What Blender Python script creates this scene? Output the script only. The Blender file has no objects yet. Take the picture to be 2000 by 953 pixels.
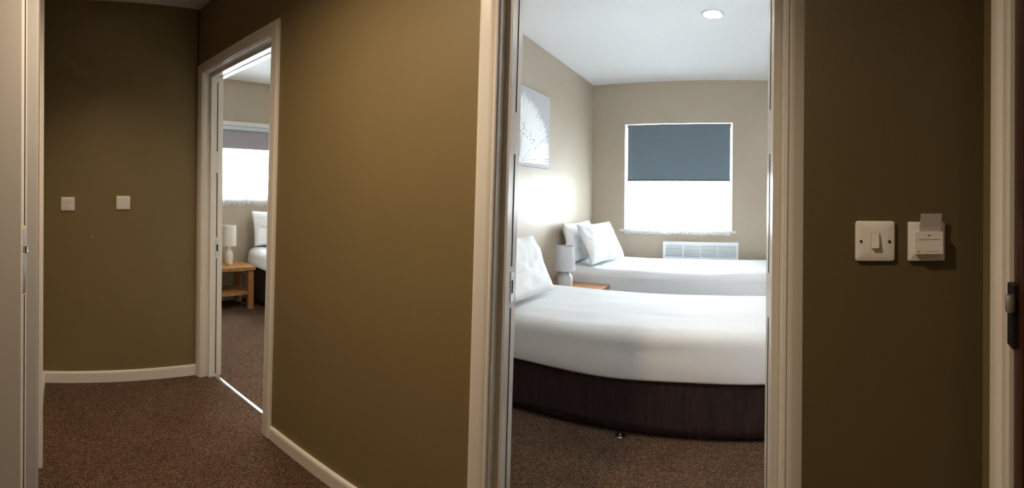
import bpy, bmesh, math, random
from mathutils import Vector, Matrix, noise
random.seed(7)
C = bpy.context.scene.collection
S = bpy.context.scene
PI = math.pi

# ------------------------------------------------------------------ camera (stitched hand-held panorama: a central cylinder)
CAM_H = 1.22
FPX = 835.0
cd = bpy.data.cameras.new('camera')
cd.type = 'PANO'
cd.panorama_type = 'CENTRAL_CYLINDRICAL'
cd.central_cylindrical_range_u_min = -1000 / FPX
cd.central_cylindrical_range_u_max = 1000 / FPX
cd.central_cylindrical_range_v_min = -570 / FPX
cd.central_cylindrical_range_v_max = 383 / FPX
cd.central_cylindrical_radius = 1.0
cd.clip_start = 0.02
cam = bpy.data.objects.new('camera', cd)
C.objects.link(cam)
yaw = (1440 - 1000) / FPX            # bedroom axis (+Y) lies to the right of the picture's centre
roll = math.radians(0.5)
cam.matrix_world = (Matrix.Translation((0, 0, CAM_H)) @ Matrix.Rotation(yaw, 4, 'Z')
                    @ Matrix.Rotation(PI / 2, 4, 'X') @ Matrix.Rotation(roll, 4, 'Z'))
S.camera = cam

# ------------------------------------------------------------------ daylight: bright overcast sky
w = bpy.data.worlds.new('overcast_sky')
S.world = w
w.use_nodes = True
bg = w.node_tree.nodes['Background']
bg.inputs[0].default_value = (0.86, 0.94, 1.0, 1)
bg.inputs[1].default_value = 88.0

S.view_settings.view_transform = 'Standard'
S.view_settings.look = 'None'
S.view_settings.gamma = 1
S.view_settings.use_curve_mapping = False
S.view_settings.exposure = 0.0
S.cycles.max_bounces = 10
S.cycles.diffuse_bounces = 6
S.cycles.glossy_bounces = 4
S.cycles.transparent_max_bounces = 12
S.cycles.sample_clamp_indirect = 40.0
S.cycles.caustics_reflective = False
S.cycles.caustics_refractive = False
S.cycles.use_denoising = True


def portal(loc, rot, sx, sy):
    l = bpy.data.lights.new('window_portal', 'AREA')
    l.shape = 'RECTANGLE'
    l.size, l.size_y = sx, sy
    l.cycles.is_portal = True
    o = bpy.data.objects.new('window_portal', l)
    C.objects.link(o)
    o.location = loc
    o.rotation_euler = rot


portal((-0.67, 5.02, 1.45), (-PI / 2, 0, 0), 1.3, 1.3)        # light enters towards -Y
portal((-4.82, 2.10, 1.60), (PI / 2, 0, -PI / 2), 1.6, 1.0)   # light enters towards +X

CORRIDOR_W, BEDROOM_W = 126.0, 30.0                           # downlight powers

# ------------------------------------------------------------------ materials
M = {}


def mat(name, col, rough=0.5, metal=0.0, bump=0.0, bscale=200.0, var=0.0, vscale=6.0, spec=0.5, coat=0.0, stretch=None):
    m = bpy.data.materials.new(name)
    m.use_nodes = True
    nt = m.node_tree
    p = nt.nodes['Principled BSDF']
    p.inputs['Base Color'].default_value = (*col, 1)
    p.inputs['Roughness'].default_value = rough
    p.inputs['Metallic'].default_value = metal
    p.inputs['Specular IOR Level'].default_value = spec
    p.inputs['Coat Weight'].default_value = coat
    tc = nt.nodes.new('ShaderNodeTexCoord')
    src = tc.outputs['Object']
    if stretch:
        mp = nt.nodes.new('ShaderNodeMapping')
        mp.inputs['Scale'].default_value = stretch
        nt.links.new(src, mp.inputs[0])
        src = mp.outputs[0]
    if var:
        n = nt.nodes.new('ShaderNodeTexNoise')
        n.inputs['Scale'].default_value = vscale
        n.inputs['Detail'].default_value = 5
        nt.links.new(src, n.inputs['Vector'])
        r = nt.nodes.new('ShaderNodeValToRGB')
        r.color_ramp.elements[0].position = 0.3
        r.color_ramp.elements[1].position = 0.7
        r.color_ramp.elements[0].color = (*[c * (1 - var) for c in col], 1)
        r.color_ramp.elements[1].color = (*[min(1, c * (1 + var)) for c in col], 1)
        nt.links.new(n.outputs[0], r.inputs[0])
        nt.links.new(r.outputs[0], p.inputs['Base Color'])
    if bump:
        n2 = nt.nodes.new('ShaderNodeTexNoise')
        n2.inputs['Scale'].default_value = bscale
        n2.inputs['Detail'].default_value = 3
        nt.links.new(src, n2.inputs['Vector'])
        b = nt.nodes.new('ShaderNodeBump')
        b.inputs['Strength'].default_value = bump
        b.inputs['Distance'].default_value = 0.002
        nt.links.new(n2.outputs[0], b.inputs['Height'])
        nt.links.new(b.outputs[0], p.inputs['Normal'])
    M[name] = m
    return m


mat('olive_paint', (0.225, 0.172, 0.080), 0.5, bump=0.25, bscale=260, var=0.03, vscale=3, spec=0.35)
mat('nib_olive', (0.112, 0.085, 0.040), 0.5, bump=0.25, bscale=260, var=0.03, vscale=3, spec=0.35)  # same olive finish in a darker tone, nib wall only
mat('beige_paint', (0.47, 0.405, 0.315), 0.45, bump=0.2, bscale=260, var=0.02, vscale=3, spec=0.4)
mat('ceiling_paint', (0.82, 0.83, 0.84), 0.8, bump=0.1, bscale=150)
mat('white_gloss', (0.80, 0.775, 0.73), 0.3)
mat('white_plastic', (0.80, 0.79, 0.77), 0.3)
mat('white_metal', (0.82, 0.85, 0.87), 0.35)
mat('grey_metal', (0.60, 0.66, 0.70), 0.4)
mat('grille_shade', (0.10, 0.12, 0.14), 0.6)
mat('dark_gap', (0.02, 0.02, 0.02), 0.8)
mat('steel', (0.72, 0.73, 0.75), 0.28, metal=1.0)
mat('chrome', (0.85, 0.85, 0.86), 0.12, metal=1.0)
mat('dark_bronze', (0.03, 0.026, 0.022), 0.4, metal=0.6)
mat('door_brown', (0.05, 0.016, 0.010), 0.3, var=0.35, vscale=14, stretch=(6, 6, 0.4))
mat('pale_door_paint', (0.74, 0.73, 0.70), 0.35, bump=0.05, bscale=40)
mat('grey_frame', (0.50, 0.50, 0.50), 0.4, var=0.03)
mat('sheet', (0.75, 0.775, 0.795), 0.75, bump=0.15, bscale=22, spec=0.2)
mat('pillowcase', (0.80, 0.82, 0.83), 0.75, bump=0.25, bscale=30, spec=0.2)
mat('mattress_ticking', (0.75, 0.75, 0.74), 0.8)
mat('divan_fabric', (0.036, 0.021, 0.021), 0.85, bump=0.5, bscale=90, var=0.3, vscale=60, spec=0.2, stretch=(1.0, 1.0, 0.12))
mat('oak', (0.42, 0.20, 0.075), 0.45, bump=0.15, bscale=60, var=0.35, vscale=9, stretch=(1, 6, 6))
mat('lamp_ceramic_grey', (0.52, 0.55, 0.58), 0.3)
mat('lamp_ceramic_white', (0.80, 0.78, 0.73), 0.3)
mat('shade_grey', (0.56, 0.57, 0.60), 0.9, bump=0.2, bscale=300)
mat('shade_cream', (0.82, 0.80, 0.73), 0.9, bump=0.2, bscale=300)
mat('blind_blue_grey', (0.165, 0.215, 0.255), 0.85, bump=0.1, bscale=400)
mat('canvas_grey', (0.50, 0.49, 0.53), 0.8, bump=0.15, bscale=500)
mat('print_white', (0.90, 0.91, 0.92), 0.8)
mat('print_grey', (0.42, 0.40, 0.44), 0.8)
mat('print_dark', (0.10, 0.09, 0.10), 0.8)
mat('card_grey', (0.40, 0.38, 0.37), 0.35)
mat('ink', (0.03, 0.03, 0.03), 0.6)
mat('upvc', (0.85, 0.86, 0.87), 0.3)


def carpet():
    m = bpy.data.materials.new('carpet')
    m.use_nodes = True
    nt = m.node_tree
    p = nt.nodes['Principled BSDF']
    p.inputs['Roughness'].default_value = 0.95
    p.inputs['Specular IOR Level'].default_value = 0.1
    tc = nt.nodes.new('ShaderNodeTexCoord')
    n = nt.nodes.new('ShaderNodeTexNoise')
    n.inputs['Scale'].default_value = 140
    n.inputs['Detail'].default_value = 6
    n.inputs['Roughness'].default_value = 0.8
    nt.links.new(tc.outputs['Object'], n.inputs['Vector'])
    r = nt.nodes.new('ShaderNodeValToRGB')
    e = r.color_ramp.elements
    e[0].position, e[0].color = 0.36, (0.024, 0.015, 0.011, 1)
    e[1].position, e[1].color = 0.68, (0.40, 0.245, 0.15, 1)
    x = e.new(0.52)
    x.color = (0.120, 0.072, 0.045, 1)
    nt.links.new(n.outputs[0], r.inputs[0])
    n3 = nt.nodes.new('ShaderNodeTexNoise')
    n3.inputs['Scale'].default_value = 4
    nt.links.new(tc.outputs['Object'], n3.inputs['Vector'])
    r3 = nt.nodes.new('ShaderNodeMapRange')
    r3.inputs['To Min'].default_value = 0.8
    r3.inputs['To Max'].default_value = 1.2
    nt.links.new(n3.outputs[0], r3.inputs[0])
    mx = nt.nodes.new('ShaderNodeVectorMath')
    mx.operation = 'SCALE'
    nt.links.new(r.outputs[0], mx.inputs[0])
    nt.links.new(r3.outputs[0], mx.inputs['Scale'])
    nt.links.new(mx.outputs[0], p.inputs['Base Color'])
    b = nt.nodes.new('ShaderNodeBump')
    b.inputs['Strength'].default_value = 0.9
    b.inputs['Distance'].default_value = 0.006
    nt.links.new(n.outputs[0], b.inputs['Height'])
    nt.links.new(b.outputs[0], p.inputs['Normal'])
    M['carpet'] = m


carpet()


def sheer(name, transp, col=(0.95, 0.96, 0.97)):
    m = bpy.data.materials.new(name)
    m.use_nodes = True
    nt = m.node_tree
    nt.nodes.clear()
    out = nt.nodes.new('ShaderNodeOutputMaterial')
    t = nt.nodes.new('ShaderNodeBsdfTransparent')
    tl = nt.nodes.new('ShaderNodeBsdfTranslucent')
    tl.inputs[0].default_value = (*col, 1)
    d = nt.nodes.new('ShaderNodeBsdfDiffuse')
    d.inputs[0].default_value = (*col, 1)
    a = nt.nodes.new('ShaderNodeMixShader')
    a.inputs[0].default_value = 0.3
    nt.links.new(tl.outputs[0], a.inputs[1])
    nt.links.new(d.outputs[0], a.inputs[2])
    b = nt.nodes.new('ShaderNodeMixShader')
    b.inputs[0].default_value = transp
    nt.links.new(a.outputs[0], b.inputs[1])
    nt.links.new(t.outputs[0], b.inputs[2])
    nt.links.new(b.outputs[0], out.inputs[0])
    M[name] = m


sheer('net_voile', 0.22)


def blind_cloth(name, col, tr):
    m = mat(name, col, 0.85, bump=0.1, bscale=400)
    nt = m.node_tree
    tl = nt.nodes.new('ShaderNodeBsdfTranslucent')
    tl.inputs[0].default_value = (*col, 1)
    x = nt.nodes.new('ShaderNodeMixShader')
    x.inputs[0].default_value = tr
    out = nt.nodes['Material Output']
    nt.links.new(nt.nodes['Principled BSDF'].outputs[0], x.inputs[1])
    nt.links.new(tl.outputs[0], x.inputs[2])
    nt.links.new(x.outputs[0], out.inputs[0])


blind_cloth('blind_mauve_grey', (0.40, 0.38, 0.40), 0.02)


def glass():
    m = bpy.data.materials.new('window_glass')
    m.use_nodes = True
    nt = m.node_tree
    nt.nodes.clear()
    out = nt.nodes.new('ShaderNodeOutputMaterial')
    t = nt.nodes.new('ShaderNodeBsdfTransparent')
    t.inputs[0].default_value = (0.95, 0.97, 0.97, 1)
    g = nt.nodes.new('ShaderNodeBsdfGlossy')
    g.inputs['Roughness'].default_value = 0.02
    f = nt.nodes.new('ShaderNodeFresnel')
    f.inputs[0].default_value = 1.45
    x = nt.nodes.new('ShaderNodeMixShader')
    nt.links.new(f.outputs[0], x.inputs[0])
    nt.links.new(t.outputs[0], x.inputs[1])
    nt.links.new(g.outputs[0], x.inputs[2])
    nt.links.new(x.outputs[0], out.inputs[0])
    M['window_glass'] = m


glass()


def emit(name, col, s):
    m = bpy.data.materials.new(name)
    m.use_nodes = True
    nt = m.node_tree
    p = nt.nodes['Principled BSDF']
    p.inputs['Base Color'].default_value = (0.9, 0.9, 0.9, 1)
    p.inputs['Emission Color'].default_value = (*col, 1)
    p.inputs['Emission Strength'].default_value = s
    M[name] = m


emit('lens_cool', (1.0, 0.98, 0.94), 6.0)
emit('lens_warm', (1.0, 0.80, 0.55), 6.0)


# ------------------------------------------------------------------ helpers
def B():
    return bmesh.new()


def box(bm, x0, x1, y0, y1, z0, z1, T=None, bev=0.0):
    vs = [(x, y, z) for x in (x0, x1) for y in (y0, y1) for z in (z0, z1)]
    vv = [bm.verts.new(T(*v) if T else v) for v in vs]
    fs = []
    for q in ((0, 1, 3, 2), (4, 6, 7, 5), (0, 4, 5, 1), (2, 3, 7, 6), (0, 2, 6, 4), (1, 5, 7, 3)):
        fs.append(bm.faces.new([vv[i] for i in q]))
    if bev:
        ed = list({e for f in fs for e in f.edges})
        bmesh.ops.bevel(bm, geom=ed, offset=bev, segments=2, profile=0.5, affect='EDGES')
    return vv


def prism(bm, pts, f0, f1):
    """closed prism between two 3-D maps of the 2-D outline pts"""
    a = [bm.verts.new(f0(*p)) for p in pts]
    b = [bm.verts.new(f1(*p)) for p in pts]
    n = len(pts)
    bm.faces.new(a)
    bm.faces.new(b[::-1])
    for i in range(n):
        bm.faces.new((a[i], b[i], b[(i + 1) % n], a[(i + 1) % n]))


def sweep(bm, path, profile):
    """profile: list of (a,b); path: list of functions (a,b)->Vector; closed ends"""
    rings = [[bm.verts.new(f(a, b)) for a, b in profile] for f in path]
    n = len(profile)
    for r0, r1 in zip(rings, rings[1:]):
        for i in range(n):
            bm.faces.new((r0[i], r0[(i + 1) % n], r1[(i + 1) % n], r1[i]))
    bm.faces.new(rings[0][::-1])
    bm.faces.new(rings[-1])


def lathe(bm, prof, c=(0, 0, 0), n=40, cap0=True, cap1=True, T=None):
    rings = []
    for r, z in prof:
        ring = []
        for i in range(n):
            t = 2 * PI * i / n
            p = (c[0] + r * math.cos(t), c[1] + r * math.sin(t), c[2] + z)
            ring.append(bm.verts.new(T(*p) if T else p))
        rings.append(ring)
    for r0, r1 in zip(rings, rings[1:]):
        for i in range(n):
            bm.faces.new((r0[i], r0[(i + 1) % n], r1[(i + 1) % n], r1[i]))
    if cap0:
        bm.faces.new(rings[0][::-1])
    if cap1:
        bm.faces.new(rings[-1])


def thing(name, label=None, cat=None, loc=(0, 0, 0), rz=0.0, group=None, kind=None):
    o = bpy.data.objects.new(name, None)
    o.empty_display_size = 0.1
    C.objects.link(o)
    o.location = loc
    o.rotation_euler = (0, 0, rz)
    tag(o, label, cat, group, kind)
    return o


def tag(o, label=None, cat=None, group=None, kind=None):
    if label:
        o['label'] = label
    if cat:
        o['category'] = cat
    if group:
        o['group'] = group
    if kind:
        o['kind'] = kind
    return o


def chain(o):
    m = Matrix.Identity(4)
    while o is not None:
        m = Matrix.LocRotScale(o.location, o.rotation_euler, o.scale) @ m
        o = o.parent
    return m


def obj(name, bm, m, parent=None, smooth=False, origin=None):
    """link a bmesh given in WORLD coordinates as one object (local to its parent, or about its own base)"""
    bmesh.ops.recalc_face_normals(bm, faces=bm.faces)
    if parent is not None:
        bm.transform(chain(parent).inverted())
    xs = [v.co for v in bm.verts]
    if origin is None:
        lo = Vector((min(v.x for v in xs), min(v.y for v in xs), min(v.z for v in xs)))
        hi = Vector((max(v.x for v in xs), max(v.y for v in xs), max(v.z for v in xs)))
        origin = Vector(((lo.x + hi.x) / 2, (lo.y + hi.y) / 2, lo.z))
    else:
        origin = Vector(origin)
    bm.transform(Matrix.Translation(-origin))
    me = bpy.data.meshes.new(name)
    bm.to_mesh(me)
    bm.free()
    for mm in (m if isinstance(m, (list, tuple)) else [m]):
        me.materials.append(M[mm])
    if smooth:
        for p in me.polygons:
            p.use_smooth = True
    o = bpy.data.objects.new(name, me)
    C.objects.link(o)
    o.location = origin
    if parent is not None:
        o.parent = parent
    return o


def struct(name, bm, m, parent=None, two=None, **k):
    """two = (normal, index): faces looking along the normal take that material slot"""
    o = obj(name, bm, m, parent, **k)
    if parent is None:
        o['kind'] = 'structure'
    if two:
        n = Vector(two)
        for p in o.data.polygons:
            if p.normal.dot(n) > 0.5:
                p.material_index = 1
    return o


def auto_smooth(o, ang=40):
    me = o.data
    for p in me.polygons:
        p.use_smooth = True
    bm = bmesh.new()
    bm.from_mesh(me)
    lim = math.radians(ang)
    for e in bm.edges:
        if len(e.link_faces) == 2 and e.calc_face_angle(0) > lim:
            e.smooth = False
    bm.to_mesh(me)
    bm.free()
    return o


# frames: corridor wall (u along it, v into the bedrooms, z) and the switch nib (the same, v away from the camera)
CA, CD = math.radians(-7.4), 1.23
CU, CN = Vector((math.cos(CA), -math.sin(CA), 0)), Vector((math.sin(CA), math.cos(CA), 0))
NA, ND = math.radians(17.8), 0.94
NU, NN = Vector((math.cos(NA), -math.sin(NA), 0)), Vector((math.sin(NA), math.cos(NA), 0))


def CP(u, v, z):
    return CU * u + CN * (CD + v) + Vector((0, 0, z))


def NP(u, v, z):
    return NU * u + NN * (ND + v) + Vector((0, 0, z))


CEIL = 2.53
THK = 0.13            # corridor wall thickness
XB = -2.75            # back wall of the corridor
XH = -1.67            # headboard wall of the right bedroom
YW = 4.75             # its window wall
XW = -4.55            # window wall of the left bedroom

# ------------------------------------------------------------------ large structure
bm = B(); box(bm, -5.2, 2.2, -1.9, 5.3, -0.06, 0.0)
struct('floor', bm, 'carpet')
bm = B(); box(bm, -5.2, 2.2, -1.9, 5.3, CEIL, CEIL + 0.1)
struct('ceiling', bm, 'ceiling_paint')

CEIL_C = 2.458        # the corridor ceiling hangs a little lower
bm = B()
_a, _b = CP(1.73, 0.0, 0), CP(-2.63, 0.0, 0)
prism(bm, [(XB, -1.55), (1.60, -1.55), (_a.x, _a.y), (_b.x, _b.y), (XB, _b.y - 0.02)],
      lambda x, y: Vector((x, y, CEIL_C)), lambda x, y: Vector((x, y, CEIL - 0.001)))
struct('ceiling_corridor', bm, 'ceiling_paint')

# openings in the corridor wall between linings: (u at floor left, u at head left, right floor, right head)
HEAD = 2.010
D1 = dict(lb=-2.548, lt=-2.540, rb=-1.815, rt=-1.757)
D2 = dict(lb=-0.600, lt=-0.556, rb=0.295, rt=0.300)


def ext(a, b, z):     # u on a slanted jamb at height z
    return a + (b - a) * z / HEAD


bm = B()
LIN = 0.026           # lining thickness: the wall stops behind it
segs = []
l1, l1t = D1['lb'] - LIN, D1['lt'] - LIN
r1, r1t = D1['rb'] + LIN, D1['rt'] + LIN
l2, l2t = D2['lb'] - LIN, D2['lt'] - LIN
r2, r2t = D2['rb'] + LIN, D2['rt'] + LIN
HT = HEAD + LIN
polys = [
    [(-4.85, 0), (l1, 0), (l1t, HT), (l1t, CEIL), (-4.85, CEIL)],
    [(l1t, HT), (r1t, HT), (r1t, CEIL), (l1t, CEIL)],
    [(r1, 0), (l2, 0), (l2t, HT), (l2t, CEIL), (r1t, CEIL), (r1t, HT)],
    [(l2t, HT), (r2t, HT), (r2t, CEIL), (l2t, CEIL)],
    [(r2, 0), (1.75, 0), (1.75, CEIL), (r2t, CEIL), (r2t, HT)],
]
for pl in polys:
    prism(bm, pl, lambda u, z: CP(u, 0, z), lambda u, z: CP(u, THK, z))
struct('wall_front', bm, ['olive_paint', 'beige_paint'], two=CN)

bm = B(); box(bm, XB - 0.1, XB, -1.55, 0.87, 0, CEIL)
struct('wall_back', bm, 'olive_paint')
bm = B(); box(bm, XB, -1.90, -0.24, -0.14, 0, CEIL)
struct('wall_left', bm, 'olive_paint')
bm = B(); box(bm, XB, 1.60, -1.65, -1.55, 0, CEIL)
struct('wall_rear', bm, 'olive_paint')
bm = B()
box(bm, -1.53, -1.45, -1.55, -0.90, 0, CEIL)
box(bm, -1.53, -1.45, -0.90, -0.11, 2.06, CEIL)
struct('wall_cupboard', bm, 'olive_paint')
# nib that carries the switches
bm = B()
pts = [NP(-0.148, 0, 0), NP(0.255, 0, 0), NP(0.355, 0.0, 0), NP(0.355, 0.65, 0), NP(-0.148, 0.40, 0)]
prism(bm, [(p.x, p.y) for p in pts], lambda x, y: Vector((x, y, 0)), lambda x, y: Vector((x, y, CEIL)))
struct('wall_nib', bm, 'nib_olive')
# pier beside it and the lobby wall that holds a dark door
bm = B()
box(bm, 0.255, 0.355, -0.185, 0, 0, CEIL, T=NP)
box(bm, 0.255, 1.085, -0.255, -0.185, 2.075, CEIL, T=NP)
box(bm, 1.085, 1.62, -0.255, -0.185, 0, CEIL, T=NP)
struct('wall_right', bm, 'olive_paint')
bm = B(); box(bm, 1.60, 1.70, -1.65, 0.34, 0, CEIL)
struct('wall_lobby', bm, 'olive_paint')

# right bedroom
bm = B(); box(bm, XH - 0.1, XH, 1.16, YW, 0, CEIL)
struct('wall_headboard', bm, 'beige_paint')
WX0, WX1, WZ0, WZ1 = -1.285, -0.055, 0.852, 2.058
bm = B()
box(bm, XH - 0.1, WX0, YW, YW + 0.26, 0, CEIL)
box(bm, WX1, 1.75, YW, YW + 0.26, 0, CEIL)
box(bm, WX0, WX1, YW, YW + 0.26, 0, WZ0)
box(bm, WX0, WX1, YW, YW + 0.26, WZ1, CEIL)
struct('wall_window', bm, 'beige_paint')
bm = B(); box(bm, 1.62, 1.72, 1.60, YW, 0, CEIL)
struct('wall_east', bm, 'beige_paint')
# left bedroom
LY0, LY1, LZ0, LZ1 = 1.35, 2.85, 1.160, 2.045
bm = B()
box(bm, XW - 0.26, XW, 0.75, LY0, 0, CEIL)
box(bm, XW - 0.26, XW, LY1, 4.10, 0, CEIL)
box(bm, XW - 0.26, XW, LY0, LY1, 0, LZ0)
box(bm, XW - 0.26, XW, LY0, LY1, LZ1, CEIL)
struct('wall_west', bm, 'beige_paint')
bm = B(); box(bm, XW - 0.26, XH - 0.1, 4.10, 4.20, 0, CEIL)
struct('wall_north', bm, 'beige_paint')


# ------------------------------------------------------------------ skirting
def skirting(name, f, u0, u1, h=0.064, t=0.015):
    prof = [(0, 0), (t, 0), (t, h - 0.012), (t * 0.85, h - 0.004), (t * 0.5, h), (0, h)]
    bm = B()
    sweep(bm, [lambda a, b: f(u0, a, b), lambda a, b: f(u1, a, b)], prof)
    return struct(name, bm, 'white_gloss')


skirting('baseboard_back', lambda u, a, b: Vector((XB + a, u, b)), -0.14, 0.875, 0.070)
skirting('baseboard_front', lambda u, a, b: CP(u, -a, b), -1.742, -0.672, 0.062)
skirting('baseboard_left', lambda u, a, b: Vector((u, -0.14 + a, b)), XB + 0.02, -1.93, 0.070)
skirting('baseboard_west', lambda u, a, b: Vector((XW + a, u, b)), 0.80, 2.0, 0.070)
skirting('baseboard_nib', lambda u, a, b: NP(u, -a, b), -0.148, 0.253, 0.070)
skirting('baseboard_window', lambda u, a, b: Vector((u, YW - a, b)), XH, 1.60, 0.070)
skirting('baseboard_headboard', lambda u, a, b: Vector((XH + a, u, b)), 1.40, 4.73, 0.070)


# ------------------------------------------------------------------ door frames
ARCH = [(0.0, 0.0), (0.0, 0.011), (0.004, 0.013), (0.008, 0.0115), (0.016, 0.0165), (0.024, 0.019), (0.054, 0.019), (0.061, 0.015), (0.063, 0.010), (0.063, 0.0)]


def frame_path(P, d, side, off):
    """architrave centre lines: point on the inner edge + outward shift a"""
    REV = 0.004
    w_ = {}
    if side == 'left':
        return [lambda a, b: P(d['lb'] - REV - a, -b, 0), lambda a, b: P(ext(d['lb'], d['lt'], HEAD + REV + a) - REV - a, -b, HEAD + REV + a)]
    if side == 'right':
        return [lambda a, b: P(d['rb'] + REV + a, -b, 0), lambda a, b: P(ext(d['rb'], d['rt'], HEAD + REV + a) + REV + a, -b, HEAD + REV + a)]
    return [lambda a, b: P(ext(d['lb'], d['lt'], HEAD + REV + a) - REV - a, -b, HEAD + REV + a),
            lambda a, b: P(ext(d['rb'], d['rt'], HEAD + REV + a) + REV + a, -b, HEAD + REV + a)]


def door_frame(name, P, d, strike_z, strike_side):
    root = thing(name, None, None, P((d['lb'] + d['rb']) / 2, 0, 0), 0, None, 'structure')
    for side in ('left', 'right', 'head'):
        bm = B()
        sweep(bm, frame_path(P, d, side, 0), ARCH)
        auto_smooth(obj('architrave', bm, 'white_gloss', root), 25)
    T0, T1 = -0.001, THK + 0.004          # lining depth
    st0, st1 = 0.042, THK + 0.004         # stop band, 24 mm proud
    SP = 0.024
    for s, a, b in ((-1, 'lb', 'lt'), (1, 'rb', 'rt')):
        def face(z, k, v):
            return P(ext(d[a], d[b], z) + s * k, v, z)
        bm = B()
        for z0, z1, k0, k1, v0, v1 in ((0, HEAD + LIN, 0, LIN, T0, T1),):
            vs = [face(z, k, v) for k in (k0, k1) for v in (v0, v1) for z in (z0, z1)]
            vv = [bm.verts.new(x) for x in vs]
            for q in ((0, 1, 3, 2), (4, 6, 7, 5), (0, 4, 5, 1), (2, 3, 7, 6), (0, 2, 6, 4), (1, 5, 7, 3)):
                bm.faces.new([vv[i] for i in q])
        bmesh.ops.bevel(bm, geom=list(bm.edges), offset=0.0015, segments=1, affect='EDGES')
        obj('lining', bm, 'white_gloss', root)
        bm = B()
        vs = [face(z, k, v) for k in (-SP, 0.0) for v in (st0, st1) for z in (0, HEAD)]
        vv = [bm.verts.new(x) for x in vs]
        for q in ((0, 1, 3, 2), (4, 6, 7, 5), (0, 4, 5, 1), (2, 3, 7, 6), (0, 2, 6, 4), (1, 5, 7, 3)):
            bm.faces.new([vv[i] for i in q])
        bmesh.ops.bevel(bm, geom=list(bm.edges), offset=0.002, segments=2, affect='EDGES')
        obj('door_stop', bm, 'white_gloss', root)
        # smoke seal let into the stop, broken at the keep
        cuts = [(0.02, strike_z - 0.07), (strike_z + 0.07, 1.36), (1.50, HEAD - 0.05)]
        for z0, z1 in cuts:
            bm = B()
            vs = [face(z, k, v) for k in (-SP - 0.0015, -SP + 0.003) for v in (0.088, 0.094) for z in (z0, z1)]
            vv = [bm.verts.new(x) for x in vs]
            for q in ((0, 1, 3, 2), (4, 6, 7, 5), (0, 4, 5, 1), (2, 3, 7, 6), (0, 2, 6, 4), (1, 5, 7, 3)):
                bm.faces.new([vv[i] for i in q])
            tag(obj('smoke_seal', bm, 'dark_gap', root), 'thin black seal strip in the white jamb')
        if s == strike_side:
            def fb(bm, z0, z1, v0, v1, k0, k1):
                vs = [face(z, k, v) for k in (k0, k1) for v in (v0, v1) for z in (z0, z1)]
                vv = [bm.verts.new(x) for x in vs]
                for q in ((0, 1, 3, 2), (4, 6, 7, 5), (0, 4, 5, 1), (2, 3, 7, 6), (0, 2, 6, 4), (1, 5, 7, 3)):
                    bm.faces.new([vv[i] for i in q])
            bm = B()
            z = strike_z
            fb(bm, z - 0.05, z + 0.05, 0.084, 0.088, -SP - 0.003, -SP + 0.001)
            fb(bm, z - 0.05, z + 0.05, 0.102, 0.112, -SP - 0.003, -SP + 0.001)
            fb(bm, z - 0.05, z - 0.022, 0.088, 0.102, -SP - 0.003, -SP + 0.001)
            fb(bm, z + 0.022, z + 0.05, 0.088, 0.102, -SP - 0.003, -SP + 0.001)
            sp = tag(obj('strike_plate', bm, 'steel', root), 'steel strike plate with a dark slot')
            bm = B(); fb(bm, z - 0.022, z + 0.022, 0.088, 0.102, -SP - 0.0012, -SP + 0.001)
            obj('slot', bm, 'dark_gap', sp)
    # head lining and stop
    bm = B()
    prism(bm, [(D(d, 'l', HEAD), HEAD), (D(d, 'r', HEAD), HEAD), (D(d, 'r', HEAD), HEAD + LIN), (D(d, 'l', HEAD), HEAD + LIN)],
          lambda u, z: P(u, T0, z), lambda u, z: P(u, T1, z))
    obj('lining', bm, 'white_gloss', root)
    bm = B()
    prism(bm, [(D(d, 'l', HEAD) + SP, HEAD - SP), (D(d, 'r', HEAD) - SP, HEAD - SP), (D(d, 'r', HEAD) - SP, HEAD), (D(d, 'l', HEAD) + SP, HEAD)],
          lambda u, z: P(u, st0, z), lambda u, z: P(u, st1, z))
    obj('door_stop', bm, 'white_gloss', root)
    bm = B()
    prism(bm, [(D(d, 'l', HEAD) + 0.05, HEAD - SP - 0.0015), (D(d, 'r', HEAD) - 0.05, HEAD - SP - 0.0015), (D(d, 'r', HEAD) - 0.05, HEAD - SP + 0.003), (D(d, 'l', HEAD) + 0.05, HEAD - SP + 0.003)],
          lambda u, z: P(u, 0.088, z), lambda u, z: P(u, 0.094, z))
    tag(obj('smoke_seal', bm, 'dark_gap', root), 'thin black seal strip in the white jamb')
    return root


def D(d, s, z):
    return ext(d[s + 'b'], d[s + 't'], z)


door_frame('door_1', CP, D1, 0.86, -1)
door_frame('door_2', CP, D2, 0.915, -1)

# metal carpet bar under the left doorway
bm = B()
prism(bm, [(0.085, 0.0), (0.115, 0.0), (0.111, 0.004), (0.105, 0.006), (0.095, 0.006), (0.089, 0.004)],
      lambda v, z: CP(D1['lb'] + 0.026, v, z), lambda v, z: CP(D1['rb'] - 0.026, v, z))
tag(obj('threshold_strip', bm, 'steel'), 'silver metal carpet strip across the left doorway', 'strip')

# far left: white casing on the stub wall, then the cupboard door frame and its leaf standing ajar
root = thing('door_3', None, None, (-1.47, -0.3, 0), 0, None, 'structure')
bm = B(); box(bm, -1.53, -1.44, -0.135, -0.094, 0, 2.10, bev=0.003)
tag(obj('lining', bm, 'grey_frame', root), 'pale grey side lining')
bm = B(); box(bm, -1.53, -1.44, -0.90, -0.135, 2.04, 2.10, bev=0.003)
obj('lining', bm, 'grey_frame', root)

bm = B()
prof = [(0.0, 0.0), (0.0, 0.014), (0.004, 0.018), (0.012, 0.018), (0.015, 0.022), (0.024, 0.026), (0.046, 0.026), (0.054, 0.022), (0.058, 0.012), (0.058, 0.0)]
# moulded end casing: width runs along -Y from the passage edge, proud towards +X
sweep(bm, [lambda a, b: Vector((-1.90 + b, -0.098 - a, 0)), lambda a, b: Vector((-1.90 + b, -0.098 - a, 2.40))], prof)
auto_smooth(struct('trim_1', bm, 'white_gloss'), 25)

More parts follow.
